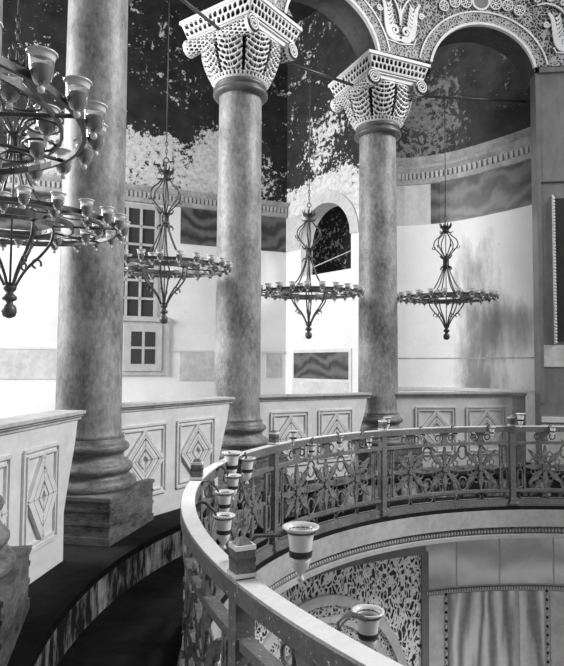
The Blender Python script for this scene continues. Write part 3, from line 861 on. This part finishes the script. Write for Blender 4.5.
def bar2(mb, thc, a, b_, w, k, t=.013, w2=None):
    dx, dz = b_[0]-a[0], b_[1]-a[1]; L = math.hypot(dx, dz); nx_, nz = -dz/L/2, dx/L/2; w2 = w if w2 is None else w2
    flatpoly(mb, thc, [(a[0]+nx_*w, a[1]+nz*w), (b_[0]+nx_*w2, b_[1]+nz*w2), (b_[0]-nx_*w2, b_[1]-nz*w2), (a[0]-nx_*w, a[1]-nz*w)], k, t)
def ringpts(r, sx=1, n=14): return [(r*sx*cos(2*PI*i/n), r*sin(2*PI*i/n)) for i in range(n)]
def tube2(mb, thc, pts, r, k, closed=False):
    mb.tube([rp(thc-u/RR, 0, z) for u, z in pts], r, k, 5, closed)
zt, zb = ZR-.24, -1.585; zc = (zt+zb)/2; hh = (zt-zb)/2
bayang = .4823; half = bayang*RR/2
for k in range(6):
    thc = (PTH[k]+PTH[k+1])/2
    # slim slot frames beside each post
    for s_ in (-1, 1):
        mb = MB()
        u = s_*(half-.105)
        for z0, z1 in ((zb+.01, zc-.03), (zc+.03, zt-.01)):
            w = .033; P = [(u-w, z0+w), (u-w, z1-w), (u-w*.6, z1-.008), (u+w*.6, z1-.008), (u+w, z1-w), (u+w, z0+w), (u+w*.6, z0+.008), (u-w*.6, z0+.008)]
            tube2(mb, thc, P, .012, 'grille', True)
        tube2(mb, thc, [(u, zc-.03), (u, zc+.03)], .02, 'grille')
        bar2(mb, thc, (s_*(half-.165), zb), (s_*(half-.165), zt), .022, 'grille')
        rb(mb, 'slot_frame')
    inner = half-.18; sp = 2*inner/3
    for q in range(3):
        uc = (q-1)*sp; mb = MB(); R1 = min(hh, sp/2)*1.06
        for j in range(8):                        # eight pointed arms
            a = j*PI/4; rr1 = R1*(1.0 if j % 2 == 0 else 1.12)
            c0 = (uc+.045*cos(a), zc+.045*sin(a)); cm = (uc+.56*rr1*cos(a), zc+.56*rr1*sin(a)); c1 = (uc+rr1*cos(a), zc+rr1*sin(a))
            bar2(mb, thc, c0, cm, .020, 'grille', .014, .075); bar2(mb, thc, cm, c1, .075, 'grille', .014, .010)
        tube2(mb, thc, [(uc+x, zc+z) for x, z in ringpts(.075)], .014, 'grille', True)
        P = [(uc+.62*R1*cos(PI/8+j*PI/4), zc+.62*R1*sin(PI/8+j*PI/4)) for j in range(8)]
        for j in range(8):
            a = P[j]; tube2(mb, thc, [(a[0]+x, a[1]+z) for x, z in ringpts(.034, 1, 8)], .009, 'grille', True)
        flatpoly(mb, thc, [(uc+x, zc+z) for x, z in ringpts(.04, 1, 10)], 'rail', .03)
        # small palmette under the handrail
        zz = (ZR-H+ZR-.20)/2
        flatpoly(mb, thc, [(uc-.05, ZR-.20), (uc-.028, zz), (uc-.075, ZR-H), (uc+.075, ZR-H), (uc+.028, zz), (uc+.05, ZR-.20)], 'grille')
        for s_ in (-1, 1): tube2(mb, thc, [(uc+s_*.10+x, zz+z) for x, z in ringpts(.038, 1, 9)], .009, 'grille', True)
        rb(mb, 'star_panel')
    for q in range(2):
        uc = (q-.5)*sp; mb = MB()
        for s_ in (-1, 1):
            tube2(mb, thc, [(uc+x, zc+s_*.2+z) for x, z in ringpts(.085, .75)], .011, 'grille', True)
            tube2(mb, thc, [(uc-.03, zc+s_*.3), (uc-.05, zc+s_*.36), (uc, zc+s_*.33), (uc+.05, zc+s_*.36), (uc+.03, zc+s_*.3)], .010, 'grille')
        bar2(mb, thc, (uc-.09, zc+.02), (uc+.09, zc+.02), .03, 'grille', .02); bar2(mb, thc, (uc-.09, zc-.03), (uc+.09, zc-.03), .02, 'grille', .016)
        rb(mb, 'link_ornament')
    mb = MB(); zz = (-1.62-1.715)/2
    for q in range(5):
        uc = (q-2)*(2*half-.16)/5; w = (2*half-.16)/10-.012; h = .038
        tube2(mb, thc, [(uc-w, zz), (uc-w+.02, zz+h), (uc+w-.02, zz+h), (uc+w, zz), (uc+w-.02, zz-h), (uc-w+.02, zz-h)], .010, 'rail', True)
    rb(mb, 'loop_band')

# ---------------------------------------------------------------- lamps on the railing
def rail_cup(s=1.0, band='oil'):
    mb = MB()
    mb.lathe([(.058*s, -.006*s), (.069*s, .0), (.070*s, .006*s), (.060*s, .006*s), (.050*s, -.008*s), (.046*s, -.02*s)], 'rim', seg=24, cap=False)
    mb.lathe([(.060*s, -.004*s), (.051*s, -.014*s), (.048*s, -.03*s), (.041*s, -.085*s)], 'rim', seg=24, cap=False)
    mb.lathe([(.042*s, -.080*s), (.0445*s, -.086*s), (.042*s, -.104*s), (.037*s, -.106*s)], 'oil', seg=24, cap=False)
    mb.lathe([(.0385*s, -.102*s), (.036*s, -.122*s), (.030*s, -.143*s), (.020*s, -.158*s), (.008*s, -.168*s), (.007*s, -.176*s), (.013*s, -.182*s), (.014*s, -.192*s), (.004*s, -.20*s)], 'rim', seg=24)
    mb.lathe([(.045*s, -.03*s), (.003, -.035*s)], 'milk', seg=16, cap=False)
    return mb
cupA = rail_cup()
def rail_lamp(th, r, z, label, s=1.0, foot=None, arm=True):
    c = polar(r, th, z); t = thing('oil_lamp', label, 'lamp', c, 0, 'glass oil lamps along the railing')
    rail_cup(s).build('glass_cup', parent=t)
    mb = MB()
    f = (foot if foot is not None else polar(RR-.045, th, ZR-.03)) - c
    e = Vector((f.x, f.y, 0)); L = e.length or .01; e = e/L
    g = f.z
    P = [f, f+Vector((0, 0, .03))-e*.02, f.lerp(Vector((0, 0, -.01)), .35)+Vector((0, 0, .045)), f.lerp(Vector((0, 0, -.02)), .7)+Vector((0, 0, .02)), e*.052*s+Vector((0, 0, -.012*s))]
    mb.tube(P, .009, 'iron', 6)
    mb.tube([(.053*s*cos(2*PI*i/16), .053*s*sin(2*PI*i/16), -.012*s) for i in range(16)], .005, 'iron', 5, True)
    mb.build('bracket', parent=t)
    return t
# ---------------------------------------------------------------- chandeliers
def chandelier_cup():
    mb = MB()
    mb.lathe([(.047, .052), (.049, .056), (.046, .058), (.040, .040), (.038, .030)], 'rim', seg=14, cap=False)
    mb.lathe([(.0385, .034), (.036, .0), (.030, -.028), (.018, -.044), (.008, -.048)], 'glass', seg=14, cap=False)
    mb.lathe([(.033, .012), (.030, -.018), (.020, -.036), (.004, -.04)], 'oil', seg=10, cap=False)
    mb.lathe([(.004, -.046), (.011, -.052), (.013, -.06), (.009, -.068), (.003, -.071)], 'rim', seg=8)
    return mb
def rot(p, a): return (p[0]*cos(a)-p[1]*sin(a), p[0]*sin(a)+p[1]*cos(a), p[2])
def bez(P, n=8):
    out = []
    P = [P[0]]+P+[P[-1]]
    for i in range(1, len(P)-2):
        for j in range(n):
            t = j/n; a, b_, c, d = P[i-1], P[i], P[i+1], P[i+2]
            out.append(tuple(.5*((2*b_[q])+(-a[q]+c[q])*t+(2*a[q]-5*b_[q]+4*c[q]-d[q])*t*t+(-a[q]+3*b_[q]-3*c[q]+d[q])*t**3) for q in range(len(a))))
    out.append(tuple(P[-2])); return out
def make_chandelier():
    t = thing('chandelier', '', 'chandelier')
    RO, RI = .70, .40
    mb = MB()
    mb.lathe([(RO-.008, -.012), (RO+.008, -.012), (RO+.008, .014), (RO-.008, .014), (RO-.008, -.012)], 'iron', seg=56, smooth=False, cap=False)
    mb.lathe([(RO-.09, -.008), (RO-.078, -.008), (RO-.078, .01), (RO-.09, .01), (RO-.09, -.008)], 'iron', seg=56, smooth=False, cap=False)
    mb.lathe([(RI-.008, -.018), (RI+.008, -.018), (RI+.008, .022), (RI-.008, .022), (RI-.008, -.018)], 'iron', seg=40, smooth=False, cap=False)
    for k in range(8):
        a = k*PI/4; mb.tube([rot((.26, 0, 0), a), rot((RO, 0, 0), a)], .009, 'iron', 5)
    mb.lathe([(.262, -.015), (.272, -.015), (.272, .015), (.262, .015), (.262, -.015)], 'iron', seg=32, smooth=False, cap=False)
    mb.build('ring', parent=t)
    mb = MB()
    for k in range(16):
        a = (k+.5)*PI/8
        pts = [(.55+.062*cos(q)*1.0, .075*sin(q), 0) for q in arange(0, 2*PI, 14)[:-1]]
        mb.tube([rot(p, a) for p in pts], .0055, 'iron', 5, True)
    mb.build('scrollwork', parent=t)
    for nm, prof, rr in (('basket_rod', [(.27, 0, .0), (.255, 0, -.10), (.19, 0, -.20), (.125, 0, -.27), (.075, 0, -.34), (.03, 0, -.43)], .0105),
                         ('stay_rod', [(.40, 0, .015), (.30, 0, .06), (.18, 0, .17), (.10, 0, .32), (.045, 0, .47), (.035, 0, .6)], .0095),
                         ('crown_rod', [(.035, 0, .58), (.05, 0, .66), (.12, 0, .74), (.18, 0, .82), (.165, 0, .91), (.09, 0, .98), (.035, 0, 1.06)], .009)):
        for k in range(6):
            a = k*PI/3+.25; mb = MB()
            mb.tube([rot(p, a) for p in bez(prof, 6)], rr, 'iron', 5)
            if nm == 'basket_rod':
                mb.tube([rot((.165+.03*cos(q)+0, 0, -.26+.03*sin(q)), a) for q in arange(-.5, 4.6, 10)], .008, 'iron', 5)
            if nm == 'crown_rod':
                mb.tube([rot((.185+.022*cos(q), 0, .80+.022*sin(q)), a) for q in arange(2, 7, 8)], .007, 'iron', 5)
            mb.build(nm, parent=t)
    mb = MB(); mb.lathe([(.012, -.645), (.04, -.632), (.05, -.60), (.045, -.565), (.025, -.545), (.022, -.53), (.045, -.52), (.05, -.50), (.03, -.48), (.022, -.47), (.04, -.45), (.045, -.43), (.02, -.40)], 'iron', seg=16); mb.build('finial', parent=t)
    mb = MB(); mb.lathe([(.03, .50), (.05, .51), (.05, .53), (.035, .54), (.035, .60), (.05, .61), (.05, .635), (.03, .65)], 'iron', seg=14)
    for k in range(6):
        for z, s_ in ((.50, -1), (.63, 1)):
            a = k*PI/3; mb.tube([rot(p, a) for p in [(.04, 0, z), (.075, 0, z+.01*s_), (.095, 0, z+.04*s_), (.08, 0, z+.055*s_)]], [.012, .011, .009, .005], 'iron', 5)
    mb.build('leaf_collar', parent=t)
    mb = MB(); mb.lathe([(.03, 1.02), (.055, 1.035), (.05, 1.06), (.055, 1.09), (.075, 1.115), (.078, 1.13), (.05, 1.12)], 'iron', seg=16)
    for k in range(10):
        a = k*PI/5; mb.tube([rot(p, a) for p in [(.07, 0, 1.11), (.085, 0, 1.15), (.095, 0, 1.185)]], [.014, .010, .003], 'iron', 5)
        if k % 2: mb.tube([rot(p, a) for p in [(.05, 0, 1.04), (.09, 0, 1.035), (.115, 0, 1.055)]], [.010, .009, .004], 'iron', 5)
    mb.build('crown', parent=t)
    mb = MB(); mb.tube([(0, 0, 1.06), (0, 0, 1.24)], .009, 'iron', 6)
    mb.tube([(.028*cos(q), 0, 1.265+.03*sin(q)) for q in arange(0, 2*PI, 12)[:-1]], .007, 'iron', 5, True)
    for z in range(4): mb.tube([((.014*cos(q) if z % 2 else 0), (0 if z % 2 else .014*cos(q)), 1.325+z*.045+.026*sin(q)) for q in arange(0, 2*PI, 10)[:-1]], .005, 'iron', 5, True)
    mb.tube([(0, 0, 1.47), (0, 0, 3.16)], .0065, 'iron', 5); mb.tube([(0, 0, -.45), (0, 0, 1.0)], .008, 'iron', 5)
    mb.build('hanging_rod', parent=t)
    cm = None
    for ring_r, n_, dz in ((RO+.045, 24, .0), (RO-.135, 12, .0)):
        for k in range(n_):
            a = (k+.35)*2*PI/n_
            if cm is None: o = chandelier_cup().build('glass_cup', parent=t); cm = o
            else: o = cm.copy(); COL.objects.link(o); o.parent = t
            o.location = (ring_r*cos(a), ring_r*sin(a), .012+dz)
    return t
ch = make_chandelier()
SP = [(-2.07, 4.59, 1.065, 1.11, .15, 'large near chandelier with glass cups at left, before the thick column'),
      (-1.445, 2.12, .90, 1.0, .05, 'nearest chandelier, only its large glass cups showing at the top left'),
      (-1.36, 6.95, 1.12, 1.0, .3, 'chandelier hanging between the leftmost and the middle columns'),
      (.375, 8.55, 1.03, 1.0, .1, 'chandelier hanging between the middle and the right columns'),
      (2.55, 9.40, 1.07, 1.0, .4, 'chandelier hanging between the right column and the end pier')]
for i, (x, y, z, s_, a, lab) in enumerate(SP):
    c = ch if i == 0 else copy_tree(ch)
    c.location = (x, y, z); c.scale = (s_,)*3; c.rotation_euler.z = a; c['label'] = lab; c['group'] = 'iron chandeliers with glass cups'

# railing lamps: (x, y, z, size, bracket foot angle on railing, label)
RL_ = [
 (.075, 2.30, -.600, 1.0, 3.560, None, 'nearest large glass oil lamp on a curved arm over the void'),
 (.325, 2.30, -.905, .88, 3.74, None, 'dark glass oil lamp hanging low beyond the near handrail'),
 (-.315, 3.42, -.830, .92, 3.30, None, 'small glass oil lamp above the near post, on a straight arm'),
 (-.365, 3.98, -.815, .92, 3.14, None, 'second small glass oil lamp along the near left curve'),
 (-.36, 4.60, -.82, .92, 3.00, None, 'third small glass oil lamp along the left curve'),
 (-.40, 4.95, -.70, 1.2, 2.92, None, 'wide-rimmed glass oil lamp where the railing bends away'),
 (-.29, 5.25, -.79, 1.1, 2.82, None, 'wide-rimmed glass oil lamp just before the second tall post'),
 (.12, 6.25, -.66, .75, 2.57, None, 'little glass oil lamp on the railing by the second tall post'),
 (.32, 6.45, -.82, .75, 2.47, None, 'little glass oil lamp low behind the curved handrail'),
 (.66, 6.95, -.79, .75, 2.36, None, 'little glass oil lamp midway along the middle railing bay'),
 (1.05, 7.3, -.83, .75, 2.26, None, 'little glass oil lamp left of the middle railing post'),
 (1.30, 7.50, -.62, .75, 2.16, None, 'pair lamp at the left of the middle railing post top'),
 (1.80, 7.78, -.78, .75, 2.02, None, 'little glass oil lamp right of the middle railing post'),
 (2.25, 7.92, -.78, .75, 1.90, None, 'little glass oil lamp halfway along the right railing bay'),
 (2.75, 8.0, -.78, .75, 1.77, None, 'little glass oil lamp left of the right railing post'),
 (3.13, 8.0, -.60, .9, 1.677, None, 'glass oil lamp raised above the right railing post'),
 (3.55, 8.0, -.76, .75, 1.56, None, 'rightmost glass oil lamp on the railing'),
]
for x, y, z, s_, tf, _, lab in RL_:
    c = Vector((x, y, z)); th = math.atan2(y-CY, x-CX) % (2*PI); r = math.hypot(x-CX, y-CY)
    rail_lamp(th, r, z, lab, s_, foot=polar(RR-.04, tf, ZR-.02 if z < -.75 else ZR+.02))

# ---------------------------------------------------------------- light
def area(name, loc, target, sx, sy, power):
    L = bpy.data.lights.new(name, 'AREA'); L.shape = 'RECTANGLE'; L.size = sx; L.size_y = sy; L.energy = power
    o = bpy.data.objects.new(name, L); COL.objects.link(o); o.location = loc
    o.rotation_euler = (Vector(target)-Vector(loc)).to_track_quat('-Z', 'Y').to_euler(); return o
area('gallery_window_light', (-8.7, 6.4, 3.7), (0, 9.5, .8), 5.5, 3.2, 1350)
area('dome_window_light', (13, 5.5, 10), (0, 7, 0), 7, 4, 3000)
w = bpy.data.worlds.new('sky'); sc.world = w; w.use_nodes = True
w.node_tree.nodes['Background'].inputs[0].default_value = G(1); w.node_tree.nodes['Background'].inputs[1].default_value = .28

# ---------------------------------------------------------------- camera
cam = bpy.data.cameras.new('camera'); co = bpy.data.objects.new('camera', cam); COL.objects.link(co)
p, r = .0547, -.0069
fw = Vector((0, cos(p), sin(p))); eu = Vector((0, -sin(p), cos(p))); ex = Vector((1, 0, 0))
right = ex*cos(r) - eu*sin(r); up = ex*sin(r) + eu*cos(r)
co.matrix_world = Matrix(((right.x, up.x, -fw.x, 0), (right.y, up.y, -fw.y, 0), (right.z, up.z, -fw.z, 0), (0, 0, 0, 1)))
cam.sensor_fit = 'HORIZONTAL'; cam.sensor_width = 36; cam.lens = 607.4/564*36; cam.clip_start = .05
sc.camera = co
sc.view_settings.view_transform = 'Standard'; sc.view_settings.look = 'None'; sc.view_settings.gamma = 1
sc.view_settings.use_curve_mapping = False; sc.view_settings.exposure = 0.0
